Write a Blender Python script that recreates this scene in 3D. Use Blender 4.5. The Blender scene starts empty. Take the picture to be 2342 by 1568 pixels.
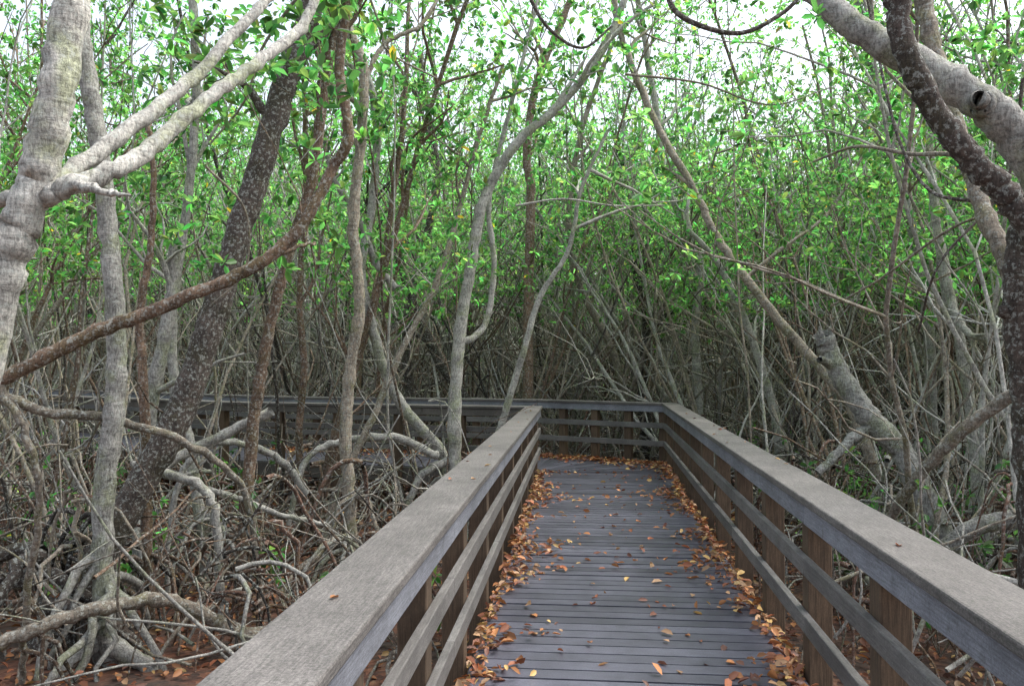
import bpy, math, numpy as np
from mathutils import Matrix, Euler, Vector
rng=np.random.default_rng(11)
scene=bpy.context.scene
GZ=-0.7
# ---------------------------------------------------------------- camera
F=1786.0
cam_d=bpy.data.cameras.new("camera"); cam=bpy.data.objects.new("camera",cam_d)
scene.collection.objects.link(cam); scene.camera=cam
cam.location=(0,0,1.7)
cam.rotation_euler=(math.radians(91.3),0,math.radians(4.93))
cam_d.sensor_width=36; cam_d.lens=36*F/2342; cam_d.clip_end=600; cam_d.clip_start=0.05
RM=np.array(Euler(cam.rotation_euler).to_matrix())
def S(a,b,d):  # image pixel x, y plus a depth, turned into a world point
    return RM@(np.array([(a-1171)/F,-(b-784)/F,-1.0])*d)+np.array([0,0,1.7])

# ---------------------------------------------------------------- mesh accumulators
class Acc:
    def __init__(s): s.v=[];s.f=[];s.c=[];s.n=0
    def add(s,v,f,c):
        v=np.asarray(v,float)
        c=np.asarray(c,float)
        if c.ndim==1: c=np.tile(c,(len(v),1))
        s.v.append(v); s.f.append(np.asarray(f)+s.n); s.c.append(c); s.n+=len(v)
    def box8(s,p,c):
        s.add(p,[[0,3,2,1],[4,5,6,7],[0,1,5,4],[1,2,6,5],[2,3,7,6],[3,0,4,7]],c)
    def build(s,name,mat,parent=None,smooth=True):
        me=bpy.data.meshes.new(name)
        if s.n:
            v=np.concatenate(s.v).astype(np.float32); f=np.concatenate(s.f).astype(np.int32); c=np.concatenate(s.c)
            me.vertices.add(len(v)); me.vertices.foreach_set("co",v.ravel())
            me.loops.add(f.size); me.loops.foreach_set("vertex_index",f.ravel())
            me.polygons.add(len(f)); me.polygons.foreach_set("loop_start",np.arange(0,f.size,4,dtype=np.int32))
            me.polygons.foreach_set("use_smooth",np.full(len(f),smooth,dtype=bool))
            me.update(calc_edges=True)
            at=me.attributes.new("tint",'FLOAT_COLOR','POINT')
            cc=np.ones((len(v),4),np.float32); cc[:,:3]=c
            at.data.foreach_set("color",cc.ravel())
        me.materials.append(mat)
        ob=bpy.data.objects.new(name,me); scene.collection.objects.link(ob)
        if parent: ob.parent=parent
        return ob
def empty(name):
    e=bpy.data.objects.new(name,None); scene.collection.objects.link(e); e.empty_display_size=.2; return e
def nrm(a): return a/np.maximum(np.linalg.norm(a,axis=-1,keepdims=True),1e-9)

def tube(acc,pts,rad,sides,c,rough=0.0):
    pts=np.asarray(pts); n=len(pts)
    t=nrm(np.gradient(pts,axis=0))
    ax=pts[-1]-pts[0]
    ref=nrm(np.cross(ax,rng.normal(size=3)))
    u=nrm(ref-(t@ref)[:,None]*t); w=np.cross(t,u)
    a=np.arange(sides)*2*np.pi/sides
    R=np.asarray(rad)[:,None]*np.ones((1,sides))
    if rough: R=R*(1+rng.normal(size=R.shape)*rough)
    v=pts[:,None,:]+R[...,None]*(np.cos(a)[None,:,None]*u[:,None,:]+np.sin(a)[None,:,None]*w[:,None,:])
    i=np.arange(n-1)[:,None]*sides; j=np.arange(sides)[None,:]; k=(j+1)%sides
    f=np.stack([i+j,i+k,i+sides+k,i+sides+j],-1).reshape(-1,4)
    acc.add(v.reshape(-1,3),f,c)

def leaves(acc,p,d,L,c,up=0.5,wr=0.42,detail=True):
    m=len(p)
    a=nrm(d)
    upv=np.array([0,0,1.0])+rng.normal(size=(m,3))*up
    s=nrm(np.cross(a,upv)); n=np.cross(s,a)
    L=np.asarray(L).reshape(-1,1); w=L*wr*(.85+.3*rng.random((m,1)))*.5
    if detail:
        fo=w*(.25+.3*rng.random((m,1)))
        P=[p, p+a*L*.3+s*w*.85+n*fo, p+a*L*.7+s*w*.95+n*fo*.8, p+a*L-n*L*.12, p+a*L*.7-s*w*.95+n*fo*.8, p+a*L*.3-s*w*.85+n*fo]
        v=np.stack(P,1).reshape(-1,3)
        b=np.arange(m)[:,None]*6
        f=np.concatenate([b+np.array([[0,1,2,3]]),b+np.array([[0,3,4,5]])])
        acc.add(v,f,np.repeat(c,6,axis=0))
    else:
        P=[p,p+a*L*.5+s*w,p+a*L,p+a*L*.5-s*w]
        v=np.stack(P,1).reshape(-1,3)
        b=np.arange(m)[:,None]*4
        acc.add(v,b+np.array([[0,1,2,3]]),np.repeat(c,4,axis=0))

def leafcol(m,bright=1.0):
    c=np.array([.070,.158,.044])*bright*np.exp(rng.normal(size=(m,1))*.38)
    c[:,0]*=np.exp(rng.normal(size=m)*.28)
    y=rng.random(m)<.004
    c[y]=np.array([.35,.24,.03])
    return c
def rosettes(acc,C,k,size,bright=1.0,detail=True):
    C=np.asarray(C)
    if len(C)==0: return
    m=len(C)*k
    p=np.repeat(C,k,axis=0)
    axis=np.repeat(nrm(rng.normal(size=(len(C),3))*.6+np.array([0,0,.35])),k,axis=0)
    d=nrm(rng.normal(size=(m,3))+axis*.75)
    L=size*(.7+.6*rng.random(m))
    b=np.repeat(np.exp(rng.normal(size=(len(C),1))*.32),k,axis=0)
    leaves(acc,p+d*size*.12,d,L,leafcol(m,bright)*b,detail=detail)

# ---------------------------------------------------------------- materials
def newmat(name):
    m=bpy.data.materials.new(name); m.use_nodes=True; nt=m.node_tree
    return m,nt,nt.nodes["Principled BSDF"],nt.nodes["Material Output"]
def N(nt,t,**kw):
    n=nt.nodes.new(t)
    for k,v in kw.items(): setattr(n,k,v)
    return n
def mapped(nt,scale):
    tc=N(nt,'ShaderNodeTexCoord'); mp=N(nt,'ShaderNodeMapping'); mp.inputs['Scale'].default_value=scale
    nt.links.new(tc.outputs['Object'],mp.inputs[0]); return mp.outputs[0]
def noise(nt,vec,sc,det=4,rough=.6):
    n=N(nt,'ShaderNodeTexNoise'); n.inputs['Scale'].default_value=sc; n.inputs['Detail'].default_value=det; n.inputs['Roughness'].default_value=rough
    nt.links.new(vec,n.inputs['Vector']); return n.outputs[0]
def ramp(nt,fac,stops):
    r=N(nt,'ShaderNodeValToRGB')
    while len(r.color_ramp.elements)<len(stops): r.color_ramp.elements.new(.5)
    for e,(p,c) in zip(r.color_ramp.elements,stops):
        e.position=p; e.color=(c[0],c[1],c[2],1) if not np.isscalar(c) else (c,c,c,1)
    nt.links.new(fac,r.inputs[0]); return r.outputs[0]
def mix(nt,a,b,fac,mode='MIX'):
    m=N(nt,'ShaderNodeMix',data_type='RGBA',blend_type=mode)
    for s,x in ((m.inputs[0],fac),(m.inputs[6],a),(m.inputs[7],b)):
        if isinstance(x,(int,float)): s.default_value=x
        elif isinstance(x,tuple): s.default_value=(*x,1)
        else: nt.links.new(x,s)
    return m.outputs[2]
def bump(nt,bsdf,h,st,dist):
    b=N(nt,'ShaderNodeBump'); b.inputs['Strength'].default_value=st; b.inputs['Distance'].default_value=dist
    nt.links.new(h,b.inputs['Height']); nt.links.new(b.outputs[0],bsdf.inputs['Normal'])
def tint(nt): 
    a=N(nt,'ShaderNodeAttribute',attribute_name="tint"); return a.outputs['Color']

def make_bark():
    m,nt,b,o=newmat("bark")
    v=mapped(nt,(1,1,.3)); v2=mapped(nt,(1,1,1)); v3=mapped(nt,(.35,.35,1.6))
    n1=noise(nt,v,75,8,.75); n2=noise(nt,v2,9,5,.6); n3=noise(nt,v2,34,6,.75); n4=noise(nt,v3,30,4,.7); n5=noise(nt,v2,12,6,.75)
    n6=noise(nt,v2,4.5,3,.5)
    c=mix(nt,tint(nt),ramp(nt,n1,[(.36,.4),(.62,1.45)]),1.0,'MULTIPLY')
    c=mix(nt,c,ramp(nt,n2,[(.35,.6),(.65,1.3)]),1.0,'MULTIPLY')
    c=mix(nt,c,ramp(nt,n4,[(.36,.45),(.47,1.0)]),.7,'MULTIPLY')
    # greenish and brown weather stains
    c=mix(nt,c,mix(nt,c,(.62,.68,.50),1.0,'MULTIPLY'),ramp(nt,n6,[(.5,0),(.62,.9)]))
    pale=mix(nt,c,(.47,.50,.46),.6)
    c=mix(nt,c,pale,ramp(nt,n3,[(.53,0),(.58,.85)]))
    c=mix(nt,c,(.035,.03,.025),ramp(nt,n5,[(.31,.85),(.37,0)]))
    nt.links.new(c,b.inputs['Base Color']); b.inputs['Roughness'].default_value=.9
    s=N(nt,'ShaderNodeMath',operation='ADD'); nt.links.new(n1,s.inputs[0]); nt.links.new(n4,s.inputs[1])
    bump(nt,b,s.outputs[0],.9,.012)
    return m
def make_leaf(name,trans,rough=.38,k=(2.9,3.2,2.6)):
    m,nt,b,o=newmat(name)
    t=tint(nt)
    nt.links.new(t,b.inputs['Base Color']); b.inputs['Roughness'].default_value=rough
    tr=N(nt,'ShaderNodeBsdfTranslucent')
    tc=mix(nt,t,k,1.0,'MULTIPLY')
    nt.links.new(tc,tr.inputs['Color'])
    mx=N(nt,'ShaderNodeMixShader'); mx.inputs[0].default_value=trans
    nt.links.new(b.outputs[0],mx.inputs[1]); nt.links.new(tr.outputs[0],mx.inputs[2])
    nt.links.new(mx.outputs[0],o.inputs['Surface'])
    return m
def make_wood(name,scale,lo,hi,rough,bst=.25,speck=0.0,stain=0.0):
    m,nt,b,o=newmat(name)
    v=mapped(nt,scale); v2=mapped(nt,(1,1,1))
    n1=noise(nt,v,14,8,.75); n2=noise(nt,v2,2.2,5,.65); n3=noise(nt,v2,110,3,.8); n4=noise(nt,v2,13,6,.7)
    c=mix(nt,tint(nt),ramp(nt,n1,[(.34,lo),(.66,hi)]),1.0,'MULTIPLY')
    c=mix(nt,c,ramp(nt,n2,[(.35,.72),(.65,1.2)]),1.0,'MULTIPLY')
    c=mix(nt,c,ramp(nt,n3,[(.38,1-speck),(.62,1+speck)]),1.0,'MULTIPLY')
    if stain:
        c=mix(nt,c,(.05,.05,.042),ramp(nt,n4,[(.30,stain),(.44,0)]))
        c=mix(nt,c,(.24,.24,.235),ramp(nt,n4,[(.64,0),(.72,stain*.7)]))
    nt.links.new(c,b.inputs['Base Color']); b.inputs['Roughness'].default_value=rough
    bump(nt,b,n1,bst,.006)
    return m
BARK=make_bark()
LEAF=make_leaf("leaf",.55)
DRY=make_leaf("dry_leaf",.12,.55,(1.6,1.4,1.2))
DECK=make_wood("deck_plank",(.6,3,3),.85,1.15,.42,.08,.18)
CAPM=make_wood("railing_cap",(9,.7,9),.6,1.3,.62,.5,.35,.65)
SLAT=make_wood("railing_slat",(6,.6,10),.6,1.3,.6,.45,.2,.45)
POST=make_wood("railing_post",(9,9,.5),.45,1.4,.75,.4,.1)

# ---------------------------------------------------------------- boardwalk
def sweep(acc,path,off0,off1,z0,z1,col,piece=3.66,gap=.004,var=.06):
    """rectangular board following a path; offsets to the left of travel; mitred corners"""
    P=[np.array(p,float) for p in path]; n=len(P)
    dirs=[nrm(P[i+1]-P[i]) for i in range(n-1)]
    nl=[np.array([-d[1],d[0]]) for d in dirs]
    mit=[]
    for i in range(n):
        if i==0: mit.append(nl[0])
        elif i==n-1: mit.append(nl[-1])
        else:
            m=nrm(nl[i-1]+nl[i]); mit.append(m/np.dot(m,nl[i]))
    for i in range(n-1):
        L=np.linalg.norm(P[i+1]-P[i]); k=max(1,int(round(L/piece)))
        for j in range(k):
            a=j/k; b=(j+1)/k
            def pt(t,o):
                if t<=0: return P[i]+mit[i]*o+dirs[i]*gap*.5
                if t>=1: return P[i+1]+mit[i+1]*o-dirs[i]*gap*.5
                return P[i]+(P[i+1]-P[i])*t+nl[i]*o
            g=gap/L/2
            a2=a+(g if a>0 else 0); b2=b-(g if b<1 else 0)
            q=[pt(a2,off0),pt(a2,off1),pt(b2,off1),pt(b2,off0)]
            dz=rng.normal()*.001
            v=[[*x,z0+dz] for x in q]+[[*x,z1+dz] for x in q]
            c=np.array(col)*(1+rng.normal()*var)
            acc.box8(v,c)
pathL=[(-.70,-2.5),(-.70,12.0),(-6,12.95),(-13,16.1),(-24,21.5)]
pathR=[(1.11,-2.5),(1.49,13.2),(-.75,14.25),(-5.9,14.95),(-12.3,17.9),(-23,23.2)]
def railing(path,inner):   # inner=+1 if walkway is to the left of travel
    par=empty("wooden_railing")
    A=Acc(); s=inner
    sweep(A,path,-.13,.13,.958,1.0,(.140,.130,.122),3.66)
    o=A.build("cap",CAPM,par,False); bv=o.modifiers.new("b",'BEVEL'); bv.width=.008; bv.segments=2; bv.limit_method='ANGLE'
    A=Acc()
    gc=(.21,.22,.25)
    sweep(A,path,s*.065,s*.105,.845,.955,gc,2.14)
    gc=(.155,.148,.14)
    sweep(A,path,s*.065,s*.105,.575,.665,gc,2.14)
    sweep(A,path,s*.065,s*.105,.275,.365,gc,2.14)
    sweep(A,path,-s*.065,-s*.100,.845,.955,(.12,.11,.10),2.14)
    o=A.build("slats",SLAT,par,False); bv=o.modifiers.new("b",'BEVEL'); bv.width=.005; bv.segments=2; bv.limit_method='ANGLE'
    A=Acc()
    h=.062
    for i in range(len(path)-1):
        a=np.array(path[i],float); b=np.array(path[i+1],float); L=np.linalg.norm(b-a); d=(b-a)/L; nn=np.array([-d[1],d[0]])
        st=.1 if i>0 else .45
        for t in np.arange(st,L-.06,1.07 if L>3 else .62):
            c=a+d*t
            q=[c-d*h-nn*h,c+d*h-nn*h,c+d*h+nn*h,c-d*h+nn*h]
            v=[[*x,GZ-.2] for x in q]+[[*x,.957] for x in q]
            A.box8(v,np.array([.105,.069,.042])*(1+rng.normal()*.15))
    o=A.build("posts",POST,par,False); bv=o.modifiers.new("b",'BEVEL'); bv.width=.005; bv.segments=1; bv.limit_method='ANGLE'
railing(pathL,-1); railing(pathR,1)
# deck
A=Acc(); W=.112; G=.015
def plank(l0,r0,r1,l1):
    dz=rng.normal()*.0014; z0,z1=-.038,dz; dt=rng.normal()*.0012
    A.box8([[*l0,z0],[*r0,z0],[*r1,z0],[*l1,z0],[*l0,z1],[*r0,z1],[*r1,z1+dt],[*l1,z1+dt]],
           np.array([.086,.087,.110])*(1+rng.normal()*.14))
y=-2.5
def rx(y): return 1.11+(1.49-1.11)*(y+2.5)/15.7-.075
while y<11.95:
    plank((-.61,y),(rx(y),y),(rx(y),y+W),(-.61,y+W)); y+=W+G
piv=np.array([-.61,y])
outer=np.array([[rx(y),y],[1.40,13.12],[-.78,14.13]])
seg=np.linalg.norm(np.diff(outer,axis=0),axis=1); cum=np.concatenate([[0],np.cumsum(seg)])
def oat(s): return np.array([np.interp(s,cum,outer[:,0]),np.interp(s,cum,outer[:,1])])
inner_end=np.array([-.72,12.16])
n=30
for i in range(n):
    a=i/n*cum[-1]+.008; b=(i+1)/n*cum[-1]-.008
    i0=piv+(inner_end-piv)*(i/n); i1=piv+(inner_end-piv)*((i+.9)/n)
    plank(i0,oat(a),oat(b),i1)
inn=np.array([[-.72,12.16],[-6,13.03],[-13.03,16.2],[-24,21.6]]); out=np.array([[-.78,14.13],[-5.9,14.84],[-12.26,17.79],[-23,23.1]])
for k in range(3):
    L=np.linalg.norm(inn[k+1]-inn[k]); m=int(L/(W+G))
    for i in range(m):
        a=i/m; b=(i+.9)/m
        f=lambda P,t:P[k]+(P[k+1]-P[k])*t
        plank(f(inn,a),f(out,a),f(out,b),f(inn,b))
deck=empty("boardwalk_deck")
A.build("planks",DECK,deck,False)
A=Acc()
sweep(A,[(x,y) for x,y in pathL],-.07,-.115,-.235,-.042,(.05,.045,.04))
sweep(A,[(x,y) for x,y in pathR],.07,.115,-.235,-.042,(.05,.045,.04))
sweep(A,[(.3,-2.5),(.42,12.5)],-.02,.02,-.235,-.042,(.05,.045,.04))
sweep(A,[(-.78,12.0),(-6,12.95),(-13,16.1),(-24,21.5)],-.04,-.075,-.235,-.008,(.10,.09,.08))
A.build("joists",SLAT,deck,False)
def walk(x,y,m=0.25):
    if x>-.9-m and x<1.65+m and y<14.4+m: return True
    if x<=-.5:
        i=np.interp(-x,[.7,6,13,24],[12,12.95,16.1,21.5]); o=np.interp(-x,[.7,5.9,12.3,23],[14.3,14.95,17.9,23.2])
        return i-.15-m<y<o+.15+m
    return False
def sparse(x,y):   # the gap in the thicket in front of the far arm of the walk
    return -7.5<x<-.8 and 7.5<y<13 and rng.random()<.6

# ---------------------------------------------------------------- ground
def make_ground():
    m,nt,b,o=newmat("leaf_litter")
    v=mapped(nt,(1,1,1))
    vo=N(nt,'ShaderNodeTexVoronoi'); vo.inputs['Scale'].default_value=16; nt.links.new(v,vo.inputs['Vector'])
    sep=N(nt,'ShaderNodeSeparateColor'); nt.links.new(vo.outputs['Color'],sep.inputs[0])
    c=ramp(nt,sep.outputs[0],[(0,(.04,.02,.013)),(.4,(.085,.036,.022)),(.7,(.14,.056,.03)),(1,(.19,.09,.05))])
    n2=noise(nt,v,1.3,5,.6)
    c=mix(nt,c,(.035,.028,.022),ramp(nt,n2,[(.42,0),(.6,.85)]))
    nt.links.new(c,b.inputs['Base Color']); b.inputs['Roughness'].default_value=.85
    bump(nt,b,vo.outputs['Distance'],.6,.03)
    return m
gn=np.concatenate([np.linspace(-300,-30,10),np.linspace(-27,27,91),np.linspace(30,300,10)])
gm=np.concatenate([np.linspace(-60,-4,6),np.linspace(-3,42,76),np.linspace(48,400,12)])
X,Y=np.meshgrid(gn,gm,indexing='ij')
Z=GZ+.06*np.sin(X*1.3+.5*np.sin(Y))*np.cos(Y*1.1)+rng.normal(size=X.shape)*.02
def gz(x,y): return GZ+.06*np.sin(x*1.3+.5*np.sin(y))*np.cos(y*1.1)
A=Acc(); i,j=np.meshgrid(np.arange(len(gn)-1),np.arange(len(gm)-1),indexing='ij'); b=i*len(gm)+j; m=len(gm)
A.add(np.stack([X,Y,Z],-1).reshape(-1,3),np.stack([b,b+m,b+m+1,b+1],-1).reshape(-1,4),(1,1,1))
A.build("ground",make_ground())

def drycol(m,k=1.0):
    base=np.array([[.46,.20,.075],[.34,.12,.055],[.46,.28,.15],[.20,.085,.055],[.58,.38,.14]])
    return base[rng.choice(5,m,p=[.28,.24,.20,.18,.10])]*np.exp(rng.normal(size=(m,1))*.3)*k
def flat(acc,x,y,z,size,up=.25,k=1.0,tilt=.15):
    m=len(x); a=rng.random(m)*6.283
    d=np.stack([np.cos(a),np.sin(a),rng.normal(size=m)*tilt],1)
    leaves(acc,np.stack([x,y,z],1),d,size*(.5+.9*rng.random(m)),drycol(m,k),up=up,wr=.5)
def pile(s): 
    return np.clip(.55+.45*np.sin(s*2.1)+.35*np.sin(s*5.3+1)+.25*np.sin(s*11.7+2),.1,1.3)
A=Acc()
m=2600; y=rng.random(m)*14-1.5; y=y[rng.random(m)<.35+.6*pile(y)]; m=len(y)
xl=-.60+np.abs(rng.exponential(.13,m))*pile(y); ok=(xl<.6)&(y<12)
flat(A,xl[ok],y[ok],rng.random(ok.sum())*.035+.008,.065,.5,.78,.4)
m=3100; y=rng.random(m)*15-1.5; y=y[rng.random(m)<.35+.6*pile(y+3)]; m=len(y)
xr=rx(y)-.01-np.abs(rng.exponential(.15,m))*pile(y+3); ok=(xr>.1)&(y<13)
flat(A,xr[ok],y[ok],rng.random(ok.sum())*.035+.008,.065,.5,.78,.4)
m=290; flat(A,-.45+rng.random(m)*1.6,rng.random(m)*12.5,np.full(m,.012),.065,.4,1.05,.25)
m=900; t=rng.random(m); q=np.array([1.38,13.08])+(np.array([-.8,14.1])-np.array([1.38,13.08]))*t[:,None]; q[:,1]-=np.abs(rng.exponential(.16,m))
flat(A,q[:,0],q[:,1],rng.random(m)*.03+.008,.075,.4,.9,.3)
m=1200; t=rng.random(m); q=np.array([-.9,14.1])+(np.array([-5.9,14.8])-np.array([-.9,14.1]))*t[:,None]; q[:,1]-=np.abs(rng.exponential(.2,m))
flat(A,q[:,0],q[:,1],rng.random(m)*.03+.008,.075,.4,.8)
y=rng.random(14)*12; flat(A,-.70+rng.normal(size=14)*.05,y,np.full(14,1.008),.04,.2,.7)
y=rng.random(14)*12; flat(A,1.17+y*.024+rng.normal(size=14)*.05,y,np.full(14,1.008),.04,.2,.7)
A.build("fallen_leaves",DRY)
A=Acc()
m=60000; y=2+rng.random(m)**.8*18; x=-14+rng.random(m)*26
ok=~np.array([(-.85<a<1.6 and b<14) for a,b in zip(x,y)]); x=x[ok];y=y[ok]
flat(A,x,y,gz(x,y)+.02+rng.random(len(x))*.04,.07,.45,.6,.3)
A.build("leaf_litter",DRY)

# ---------------------------------------------------------------- trees
PALE=np.array([.43,.415,.375]); MID=np.array([.27,.23,.18]); BRN=np.array([.16,.105,.07]); DRK=np.array([.058,.045,.037]); GRY=np.array([.35,.34,.31])
TINTS=[PALE,MID,BRN,DRK,GRY]
def tintpick():
    return TINTS[rng.choice(5,p=[.26,.29,.15,.11,.19])]*np.exp(rng.normal()*.22)
def walkpts(p,d,L,wig,up=.05,n=None):
    n=n or max(4,int(L/.3)); 
    k=rng.normal(size=(n,3))*wig; k[:,2]+=up
    D=nrm(nrm(np.asarray(d,float))+np.cumsum(k,axis=0))
    return np.vstack([p,p+np.cumsum(D*L/n,axis=0)])
def proproots(acc,base,h,n,reach,r,c):
    for _ in range(n):
        a=rng.random()*6.283; R=reach*(.5+rng.random()); z0=base[2]+h*(.35+.65*rng.random())
        t=np.linspace(0,1,8); k=1.6+rng.random()*1.6
        g=GZ-.08
        w=rng.normal(size=(8,2))*.02*np.minimum(t*3,1)[:,None]
        ca=a+np.linspace(0,rng.normal()*.5,8)
        pts=np.stack([base[0]+np.cos(ca)*R*t+w[:,0],base[1]+np.sin(ca)*R*t+w[:,1],g+(z0-g)*(1-t**k)+.06*np.sin(t*3.14)],1)
        e=pts[-1]
        if walk(e[0],e[1],.0) : continue
        tube(acc,pts,np.linspace(r,r*.55,8)*(.7+.6*rng.random()),6,c*np.exp(rng.normal()*.15))
def branchset(acc,tips,pts,r0,c,n,lo=.35,Ls=(.8,2.2),sides=5,sub=2,spread=1.0):
    """side branches leaving a stem"""
    m=len(pts); c=np.minimum(np.asarray(c)*1.1,.6)
    for _ in range(n):
        t=lo+(1-lo)*rng.random(); i=min(m-2,int(t*(m-1)))
        d=pts[i+1]-pts[i]; d=nrm(nrm(d)+nrm(rng.normal(size=3))*spread+np.array([0,0,.15]))
        L=Ls[0]+(Ls[1]-Ls[0])*rng.random()
        q=walkpts(pts[i],d,L,.2,.05)
        tube(acc,q,np.maximum(np.linspace(r0*.42,r0*.14,len(q)),.004),sides,c)
        tips.append(q[-1]); tips.append(q[len(q)*2//3])
        for _ in range(sub):
            j=rng.integers(len(q)//3,len(q)-1)
            d2=nrm(nrm(q[j+1]-q[j])+nrm(rng.normal(size=3))*.9)
            s=walkpts(q[j],d2,L*.55,.2,.05,4)
            tube(acc,s,np.maximum(np.linspace(r0*.2,r0*.07,len(s)),.003),4,c)
            tips.append(s[-1]); tips.append(s[2])
def randtree(bark,leaf,x,y,H,r,detail,leafn,size,stems=None,zmin=2.2,bright=1.0,keep=1.0):
    c=tintpick(); z=gz(x,y)
    st=stems or rng.choice([1,1,2,3])
    lean=rng.normal(size=2)*.24
    tips=[]
    for s in range(st):
        d=np.array([lean[0]+rng.normal()*.22,lean[1]+rng.normal()*.22,1.0])
        n=12 if detail else 9
        q=walkpts(np.array([x+rng.normal()*.1,y+rng.normal()*.1,z-.1]),d,H*(.75+.4*rng.random()),.095,.04,n)
        rr=np.linspace(r,r*.28,len(q))*(1+rng.normal(size=len(q))*.05)
        tube(bark,q,rr,8 if detail else 5,c,.04)
        branchset(bark,tips,q,r,c,9 if detail else 6,.22,(.8,2.8),5 if detail else 4,2 if detail else 1)
    if rng.random()<.8:
        proproots(bark,np.array([x,y,z]),1.0+rng.random()*1.2,rng.integers(3,9) if detail else rng.integers(2,5),.8,r*.5,c*.85)
    tips=np.array(tips); tips=tips[tips[:,2]>zmin]
    tips=tips[rng.random(len(tips))<keep]
    if len(tips):
        k=leafn
        C=np.repeat(tips,k,axis=0)+rng.normal(size=(len(tips)*k,3))*np.array([.38,.38,.3])
        C=C[C[:,2]>zmin-.3]
        rosettes(leaf,C,8 if detail else 7,size,bright,detail)

def catmull(P,per=6):
    P=np.array(P); Q=np.vstack([2*P[0]-P[1],P,2*P[-1]-P[-2]]); out=[]
    for i in range(1,len(Q)-2):
        t=np.linspace(0,1,per,endpoint=False)[:,None]
        a,b,c,d=Q[i-1],Q[i],Q[i+1],Q[i+2]
        out.append(.5*((2*b)+(-a+c)*t+(2*a-5*b+4*c-d)*t**2+(-a+3*b-3*c+d)*t**3))
    return np.vstack(out+[P[-1:]])
def hero(stems,c,ground=True,roots=5,br=0,leafk=3,name="mangrove_tree",zmin=2.4,lo=.4,extra=None):
    """stems: list of (points[(x,y,depth)], start width, end width); x, y and widths in image pixels"""
    par=empty(name); B=Acc(); Lf=Acc(); tips=[]
    for si,(pts,w0,w1) in enumerate(stems):
        P=[S(*p) for p in pts]; d0=pts[0][2]
        if ground and si==0 and P[0][2]>GZ+.05:
            dn=P[0]-P[1]; dn=dn/max(abs(dn[2]),.2)*(P[0][2]-GZ+.1)
            e=P[0]+dn*np.array([.5,.5,0]); e[2]=GZ-.1
            P=[e]+P
        q=catmull(P,9)
        q[1:-1]+=rng.normal(size=q[1:-1].shape)*.005
        r=np.linspace(w0*pts[0][2]/F/2,w1*pts[-1][2]/F/2,len(q))*(1+rng.normal(size=len(q))*.035)
        for _ in range(2):
            k=rng.integers(1,len(q)-1); r[k]*=1.15
        if si==0 and ground: r[:3]*=np.array([1.35,1.2,1.08])
        tube(B,q,r,14,np.asarray(c)*(1 if si==0 else .92),.03)
        if br: branchset(B,tips,q,r[0]*.8,np.asarray(c),br,lo,(.6,1.8),5,2)
        if si==0 and roots and ground: proproots(B,np.array([P[0][0],P[0][1],GZ]),.9,roots,.7,max(.018,r[0]*.38),np.asarray(c)*.85)
    B.build("trunk",BARK,par)
    if extra is not None: tips=list(tips)+[S(*e) for e in extra]
    if tips:
        tips=np.array(tips); tips=tips[(tips[:,2]>zmin)]
        if len(tips):
            C=np.repeat(tips,leafk,axis=0)+rng.normal(size=(len(tips)*leafk,3))*.25
            rosettes(Lf,C,8,.10)
            Lf.build("foliage",LEAF,par)

# --- trees beside the walkway
hero([([(-140,1150,3.3),(-60,900,3.3),(0,660,3.3),(45,510,3.3),(90,400,3.3),(130,200,3.3),(165,0,3.35),(200,-200,3.4)],95,70),
      ([(95,440,3.3),(190,372,3.5),(330,270,3.8),(450,170,4.1),(560,50,4.4),(620,-10,4.6),(700,-90,4.8)],45,18),
      ([(100,455,3.3),(160,425,3.3),(300,372,3.5),(430,262,3.8),(560,165,4.1),(680,72,4.4),(740,-40,4.6)],50,20),
      ([(110,450,3.3),(180,425,3.25),(240,440,3.2),(300,447,3.15)],34,5),
      ([(80,430,3.3),(40,450,3.4),(-60,470,3.6)],40,30)],PALE*1.3,br=0,roots=0)
hero([([(250,1510,6.2),(235,1320,6.2),(240,1100,6.2),(265,900,6.2),(262,700,6.2),(240,450,6.2),(215,250,6.2),(185,60,6.2),(195,-120,6.2)],48,36)],GRY*.9,roots=9,br=2,lo=.6)
hero([([(90,1510,6.4),(270,1200,6.6),(400,965,6.8),(470,780,6.9),(520,620,7.0),(580,430,7.1),(640,230,7.2),(700,60,7.3),(740,-80,7.4)],72,50)],DRK*1.3,roots=6,br=2,lo=.7)
hero([([(-60,900,5.0),(0,868,5.0),(200,768,5.1),(400,690,5.2),(560,620,5.3),(680,530,5.4),(760,385,5.5),(797,305,5.5),(775,150,5.6),(795,0,5.6),(810,-100,5.6)],34,22),
      ([(560,620,5.3),(620,590,5.5),(690,560,5.7),(720,555,5.9)],14,6)],BRN*1.15,ground=False,br=3,lo=.7,
      extra=[(700,90,5.4),(740,130,5.4),(770,190,5.4),(690,170,5.3),(640,60,5.2),(800,90,5.6)])
hero([([(575,1010,7.4),(590,900,7.4),(610,780,7.4),(660,580,7.4),(715,400,7.4),(750,150,7.4),(800,-20,7.4)],30,20)],BRN,br=3,lo=.6)
hero([([(330,900,7.0),(320,720,7),(345,560,7),(350,380,7),(335,250,7)],24,10)],BRN*1.2,br=0)
hero([([(800,1150,8.6),(790,1000,8.6),(800,850,8.6),(822,700,8.6),(808,500,8.6),(828,300,8.6),(830,150,8.6),(790,50,8.6),(780,-60,8.6)],30,20),
      ([(828,200,8.6),(880,100,8.8),(960,60,9),(1010,-20,9.3)],12,8)],MID*1.2,br=4,lo=.6)
hero([([(1035,1120,10.6),(1005,1028,10.6),(925,935,10.5),(880,850,10.4),(850,740,10.3),(825,620,10.2),(850,470,10.3),(860,260,10.3),(800,60,10.3)],30,16),
      ([(905,660,10.3),(860,600,10.3),(820,500,10.2),(760,400,10.2),(740,300,10.2)],18,10)],GRY,roots=7,br=4,lo=.6)
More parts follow.
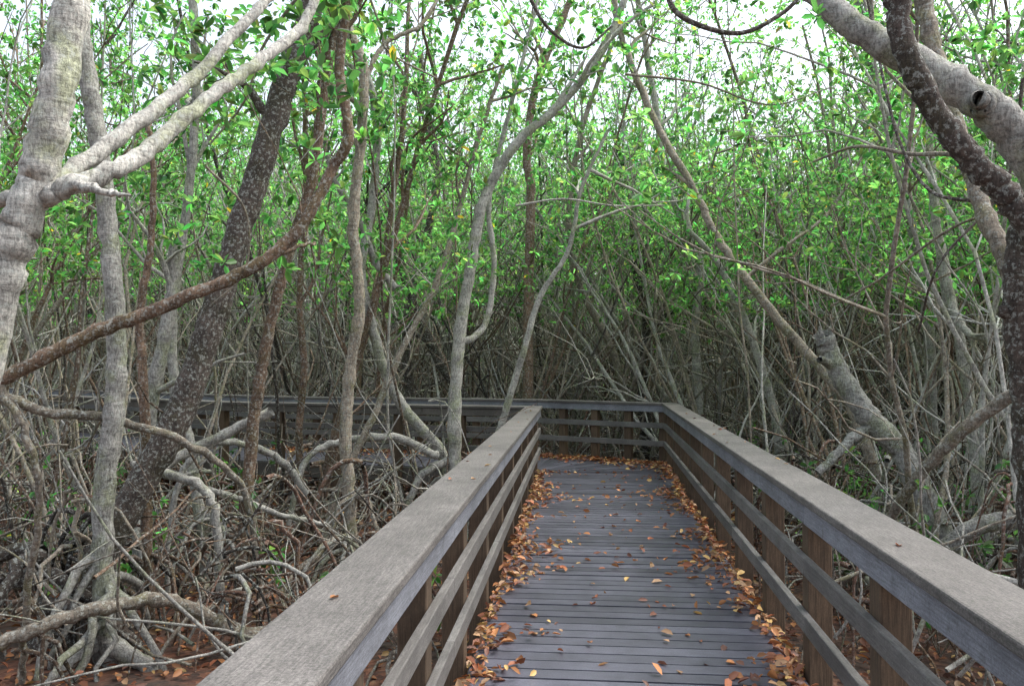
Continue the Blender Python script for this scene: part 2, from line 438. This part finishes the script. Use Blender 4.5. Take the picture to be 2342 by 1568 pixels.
hero([([(1042,1130,10.2),(1040,1000,10.2),(1047,800,10.2),(1078,600,10.2),(1110,450,10.2),(1185,325,10.2),(1270,250,10.2),(1370,130,10.2),(1440,-30,10.2)],34,15),
      ([(1050,790,10.2),(1110,740,10.4),(1130,600,10.5),(1120,450,10.6),(1180,200,10.8),(1230,0,11)],16,8)],PALE,roots=10,br=4,lo=.55)
hero([([(1206,1000,15.3),(1208,700,15.3),(1214,450,15.3),(1205,350,15.3),(1225,200,15.3),(1280,60,15.3),(1330,-60,15.3)],26,14)],BRN*1.3,br=4,lo=.5)
hero([([(1120,1080,11.2),(1150,960,11.1),(1195,810,11),(1235,680,11),(1300,570,11),(1330,430,11),(1390,300,11)],20,7)],PALE*1.05,br=3,lo=.6)
hero([([(770,1130,9.5),(850,960,9.6),(920,800,9.8),(1000,640,10),(1050,480,10.2),(1090,330,10.3),(1150,150,10.5)],20,8)],MID,br=3,lo=.6)
hero([([(1075,930,16),(1000,820,16),(930,650,16),(890,520,16)],24,14)],DRK,br=3)
hero([([(940,930,16.5),(930,760,16.5),(960,600,16.5),(1000,420,16.5),(980,260,16.5),(960,120,16.5)],24,12)],DRK*1.4,br=4)
hero([([(1600,960,15.3),(1590,750,15.3),(1600,600,15.3),(1530,430,15.3),(1500,250,15.3),(1470,60,15.3),(1450,-50,15)],22,12)],PALE,br=5,lo=.5)
hero([([(1960,960,9.5),(1900,870,9.6),(1780,730,9.8),(1650,560,10),(1590,440,10.2),(1500,280,10.4),(1420,80,10.6),(1400,-60,10.6)],26,13),
      ([(1700,640,10),(1800,560,10),(1900,480,10.2),(1990,330,10.3)],10,5)],MID*1.2,br=3,lo=.6,roots=4)
hero([([(2240,1380,7.6),(2160,1235,7.7),(2100,1110,7.8),(2060,1030,7.9),(1990,955,8.0),(1930,870,8.1),(1895,800,8.2),(1880,765,8.2)],62,42),
      ([(2000,965,8),(1940,1010,7.9),(1870,1080,7.8)],26,18),
      ([(1893,800,8.2),(1880,770,8.2),(1872,745,8.2)],18,3),([(1905,800,8.15),(1900,765,8.15),(1908,750,8.15)],14,3),
      ([(1900,835,8.1),(1885,825,8.0),(1874,822,7.95)],20,14)],GRY*.85,roots=3)
hero([([(2500,640,4.0),(2342,340,4.0),(2255,245,4.0),(2130,165,4.1),(2000,90,4.2),(1900,20,4.3),(1820,-60,4.4)],95,48),
      ([(2255,250,4.0),(2245,235,3.93),(2240,225,3.88)],60,34)],GRY*1.0,ground=False,roots=0)
hero([([(2460,700,3.8),(2342,500,3.8),(2290,430,3.8),(2225,370,3.8),(2150,270,3.8),(2080,140,3.8),(2050,0,3.8),(2040,-120,3.8)],62,48)],DRK*1.4,ground=False)
hero([([(2360,1100,4.4),(2345,880,4.4),(2325,700,4.4),(2330,560,4.4),(2380,430,4.4)],70,50),
      ([(2330,720,4.4),(2290,712,4.4)],36,28)],DRK*1.4,roots=0)
hero([([(2335,740,4.5),(2310,620,4.5),(2250,480,4.7),(2190,300,5),(2140,130,5.2),(2110,0,5.3),(2100,-100,5.4)],36,40)],MID,ground=False)
hero([([(2130,900,12),(2120,720,12),(2080,500,12),(2040,300,12),(1980,100,12),(1950,-50,12)],26,16)],GRY,br=5)
hero([([(2230,1050,9),(2200,800,9),(2165,680,9),(2135,450,9),(2120,250,9),(2090,60,9)],26,16),
      ([(2150,560,9),(2180,700,8.8),(2220,765,8.5),(2300,775,8.2)],22,12)],PALE*.95,br=3)
hero([([(2400,850,5.6),(2342,885,5.7),(2200,985,6.0),(2110,1080,6.3),(2040,1180,6.6),(2000,1330,7.0)],34,20)],MID*.8,ground=False,name="mangrove_root")
hero([([(2460,1150,6.2),(2342,1180,6.3),(2210,1215,6.4),(2100,1330,6.6)],50,34)],GRY*.75,ground=False,name="mangrove_root")
hero([([(1480,1000,17),(1470,880,17),(1480,740,17),(1465,640,17),(1500,580,17),(1540,540,17)],32,10),
      ([(1465,660,17),(1450,600,17),(1440,440,17),(1400,300,17)],18,8)],DRK*.8,br=3)
hero([([(1440,980,16),(1400,800,16),(1320,640,16),(1300,500,16),(1330,300,16),(1400,100,16)],20,10)],MID,br=4)
hero([([(1780,1000,13),(1760,900,13),(1700,720,13),(1640,600,13),(1570,520,13)],26,10)],PALE,br=3)
hero([([(430,1000,8.6),(400,900,8.6),(395,700,8.6),(430,450,8.6),(450,200,8.6),(440,0,8.6)],26,18)],GRY,br=5,lo=.5)
hero([([(330,1100,8),(350,900,8),(390,700,8),(400,560,8)],34,26)],GRY*.9,br=2)
# thin overhanging lianas
par=Acc()
for pts,w0,w1,c in [([(1520,-60,5),(1540,20,5),(1610,62,5),(1700,75,5),(1790,30,5),(1840,-20,5)],14,9,DRK*1.6),
     ([(2342,460,4.6),(2200,457,4.8),(2120,430,5),(2060,330,5.2),(2020,180,5.4),(1980,-20,5.6)],9,6,DRK*1.5),
     ([(2240,362,5),(2160,352,5.3),(2080,352,5.6),(1960,335,6),(1860,370,6.4)],14,5,MID),
     ([(690,-20,6),(600,110,6.1),(560,230,6.2),(480,330,6.3)],8,4,MID),
     ([(1200,-30,7),(1250,60,7),(1330,110,7),(1400,60,7)],10,5,DRK*1.5),
     ([(840,-20,6),(870,60,6),(890,120,6),(1000,180,6)],6,4,MID),
     ([(2340,180,5),(2300,420,5),(2150,600,5),(2100,760,5.3)],8,5,DRK*1.5),
     ([(1430,170,8),(1600,190,8),(1760,240,8),(1900,200,8.3)],6,3,MID),
     ([(1180,470,8.5),(1290,455,8.5),(1400,470,8.6),(1520,470,8.8)],5,3,PALE),
     ([(470,380,6),(560,480,6.3),(560,620,6.5),(480,700,6.6)],6,4,MID),
     ([(2342,470,5),(2180,520,5.5),(2010,640,6),(1900,700,6.5)],8,4,MID)]:
    q=catmull([S(*p) for p in pts],7); tube(par,q,np.linspace(w0*pts[0][2]/F/2,w1*pts[-1][2]/F/2,len(q)),8,np.asarray(c))
par.build("hanging_vine",BARK)
# large arched roots lower left
for pts,w0,w1,c in [([(620,940,7.5),(500,1000,7.4),(375,1070,7.2),(450,1105,7),(490,1160,6.9),(500,1300,6.9),(505,1470,6.9)],24,18,PALE*.8),
     ([(-60,1480,5.2),(80,1440,5.3),(200,1395,5.5),(350,1370,5.8),(450,1395,6),(560,1450,6.2),(660,1440,6.4),(700,1500,6.5)],30,34,MID*.7),
     ([(-60,880,6),(30,915,6),(110,940,6.1),(260,960,6.3),(420,1010,6.5),(560,1130,6.9),(600,1400,7)],26,14,MID*.7),
     ([(0,880,5),(60,1000,5),(90,1150,5.1),(60,1400,5.4),(50,1560,5.6)],18,14,MID*.8),
     ([(300,1060,7.2),(520,1130,7.3),(640,1175,7.4),(740,1200,7.6),(830,1260,7.9)],16,9,PALE*.75),
     ([(230,1470,6.1),(140,1530,5.9),(90,1620,5.7)],40,26,GRY*.8),([(250,1470,6.1),(330,1520,6),(400,1620,5.9)],44,28,GRY*.8),
     ([(240,1440,6.1),(260,1540,6.1),(270,1640,6)],44,34,GRY*.8),
     ([(700,1130,8.6),(640,1050,8.4),(520,1010,8),(430,1060,7.8),(390,1200,7.7),(380,1400,7.6)],18,12,GRY*.8),
     ([(1000,1040,10),(900,1000,9.8),(780,1010,9.6),(700,1050,9.4),(660,1200,9.3)],20,12,PALE*.8),
     ([(1030,1050,10.2),(960,1090,10),(930,1180,9.9),(925,1260,9.8)],20,12,PALE*.8)]:
    A=Acc(); q=catmull([S(*p) for p in pts],7); q[1:-1]+=rng.normal(size=q[1:-1].shape)*.008
    tube(A,q,np.linspace(w0*pts[0][2]/F/2,w1*pts[-1][2]/F/2,len(q))*(1+rng.normal(size=len(q))*.05),10,np.asarray(c),.03)
    A.build("mangrove_root",BARK)

# --- nearer individual trees
cnt=0
while cnt<72:
    y=6.5+rng.random()**.8*10.5; x=-.86*y-1+rng.random()*(1.62*y+2)
    if walk(x,y,.45) or sparse(x,y): continue
    if -4.2<x<3.2 and y<9: continue
    cnt+=1
    par=empty("mangrove_tree"); B=Acc(); Lf=Acc()
    randtree(B,Lf,x,y,5.5+rng.random()*3.5,.02+rng.random()**2*.04,True,4,.08,zmin=2.7,keep=.85)
    B.build("trunk",BARK,par)
    if Lf.n: Lf.build("foliage",LEAF,par)
# --- forest
B=Acc(); Lf=Acc()
cnt=0
while cnt<660:
    y=15+rng.random()**.8*20; x=-.85*y-3+rng.random()*(1.6*y+6)
    if walk(x,y,.4): continue
    cnt+=1
    randtree(B,Lf,x,y,6.2+rng.random()*6.3,.024+rng.random()**2*.055,False,5,.100,zmin=2.6+rng.random()*2.0,bright=1.15,keep=.95)
B.build("mangrove_forest",BARK); Lf.build("forest_foliage",LEAF)
B=Acc(); Lf=Acc()
for _ in range(480):
    y=34+rng.random()*26; x=-.9*y-3+rng.random()*(1.7*y+6)
    randtree(B,Lf,x,y,9+rng.random()*8,.04+rng.random()*.06,False,5,.19,zmin=2.6,bright=1.3)  # distant leaves coloured brighter, standing in for haze
m=24000; y=44+rng.random(m)*26; x=(-.95+rng.random(m)*1.75)*y; z=GZ+rng.random(m)**.95*15
rosettes(Lf,np.stack([x,y,z],1),4,.34,1.3,False)  # backdrop leaves brightened the same way, haze put into the colour
B.build("distant_mangrove_forest",BARK); Lf.build("distant_foliage",LEAF)
# --- tangle of roots and dead sticks
B=Acc()
def stick(x,y,Lr,rr,zr,k=1.0):
    c=tintpick()*k
    el=rng.random()*1.2-.1; a=rng.random()*6.283
    d=np.array([math.cos(a)*math.cos(el),math.sin(a)*math.cos(el),math.sin(el)])
    L=Lr[0]+rng.random()*(Lr[1]-Lr[0])
    q=walkpts(np.array([x,y,GZ+rng.random()*zr]),d,L,.14,.0,7)
    if any(walk(p[0],p[1],.05) for p in q[2:]): return
    r=rr[0]+rng.random()**2*(rr[1]-rr[0])
    tube(B,q,np.linspace(r,r*.5,len(q)),5,c)
k=0
while k<1250:
    y=5.0+rng.random()**.8*11.5; x=-.86*y-1+rng.random()*(1.5*y+2)
    if walk(x,y,.12) or sparse(x,y): continue
    k+=1; stick(x,y,(.5,2.4),(.005,.018),.9,.75)  # low sticks tinted darker: shade near the ground put into the colour
RED=np.array([.16,.09,.062])
k=0
while k<450:
    y=4.8+rng.random()**.7*12; x=-.86*y-1+rng.random()*(1.5*y+2)
    if walk(x,y,.25): continue
    h=.35+rng.random()*.4 if sparse(x,y) else .5+rng.random()*1.1
    cc=RED if rng.random()<.4 else tintpick()*.65  # non-red roots darkened in colour too, as low shade for contrast
    k+=1; proproots(B,np.array([x,y,GZ]),h,rng.integers(2,7),.6,.012+rng.random()*.014,cc)
k=0
while k<5000:
    y=15+rng.random()*22; x=-.86*y-1+rng.random()*(1.55*y+2)
    if walk(x,y,.1): continue
    k+=1; stick(x,y,(1.2,5),(.008,.026),5.0)
k=0
while k<3000:   # slender leaning poles
    y=8+rng.random()**.8*22; x=-.86*y-1+rng.random()*(1.55*y+2)
    if walk(x,y,.3) or (y<9.5 and -3.5<x<3.5) or sparse(x,y): continue
    k+=1
    if y<14 and rng.random()<.45: continue
    d=np.array([rng.normal()*.5,rng.normal()*.45,1.0]); q=walkpts(np.array([x,y,GZ]),d,3+rng.random()*6,.13,.02,10)
    if any(walk(p[0],p[1],.1) and p[2]<4.5 for p in q): continue
    r=.009+rng.random()**2*.03; tube(B,q,np.linspace(r,r*.35,len(q)),5,np.minimum(tintpick()*1.15,.6))
B.build("root_thicket",BARK)
# --- low green shrubs
Lf=Acc(); B=Acc()
k=0
while k<130:
    y=6+rng.random()*10; x=(2.3+rng.random()*.57*y*1.1) if rng.random()<.75 else -1.5-rng.random()*.75*y
    if walk(x,y,.3) or sparse(x,y): continue
    k+=1
    p=np.array([x,y,GZ]); tips=[]
    for _ in range(4):
        q=walkpts(p,np.array([rng.normal()*.5,rng.normal()*.5,1]),.5+rng.random()*1.0,.15,.03,5)
        tube(B,q,np.linspace(.008,.003,len(q)),4,MID); tips+=[q[-1],q[-2],q[3]]
    rosettes(Lf,np.array(tips),6,.085,.9)
sh=empty("understory_shrubs"); B.build("stems",BARK,sh); Lf.build("foliage",LEAF,sh)

# ---------------------------------------------------------------- light
w=bpy.data.worlds.new("World"); scene.world=w; w.use_nodes=True; nt=w.node_tree
bg=nt.nodes["Background"]
sky=nt.nodes.new('ShaderNodeTexSky'); sky.sky_type='NISHITA'; sky.sun_disc=False
EL,AZ=math.radians(60),math.radians(70)
sky.sun_elevation=EL; sky.sun_rotation=AZ; sky.dust_density=5; sky.air_density=1.2; sky.ozone_density=1
# clear sky model desaturated and brightened in colour: whiter gaps, more ambient
hs=nt.nodes.new('ShaderNodeHueSaturation'); hs.inputs['Saturation'].default_value=.5; hs.inputs['Value'].default_value=2.7
nt.links.new(sky.outputs[0],hs.inputs['Color'])
nt.links.new(hs.outputs[0],bg.inputs[0]); bg.inputs[1].default_value=.15
sd=bpy.data.lights.new("sun",'SUN'); so=bpy.data.objects.new("sun",sd); scene.collection.objects.link(so)
sd.energy=1.5; sd.angle=math.radians(30); sd.color=(1,.99,.96)
dv=Vector((math.sin(AZ)*math.cos(EL),math.cos(AZ)*math.cos(EL),math.sin(EL)))
so.rotation_euler=dv.to_track_quat('Z','Y').to_euler(); so.location=(0,0,20)
scene.view_settings.view_transform='Standard'; scene.view_settings.look='None'; scene.view_settings.exposure=0
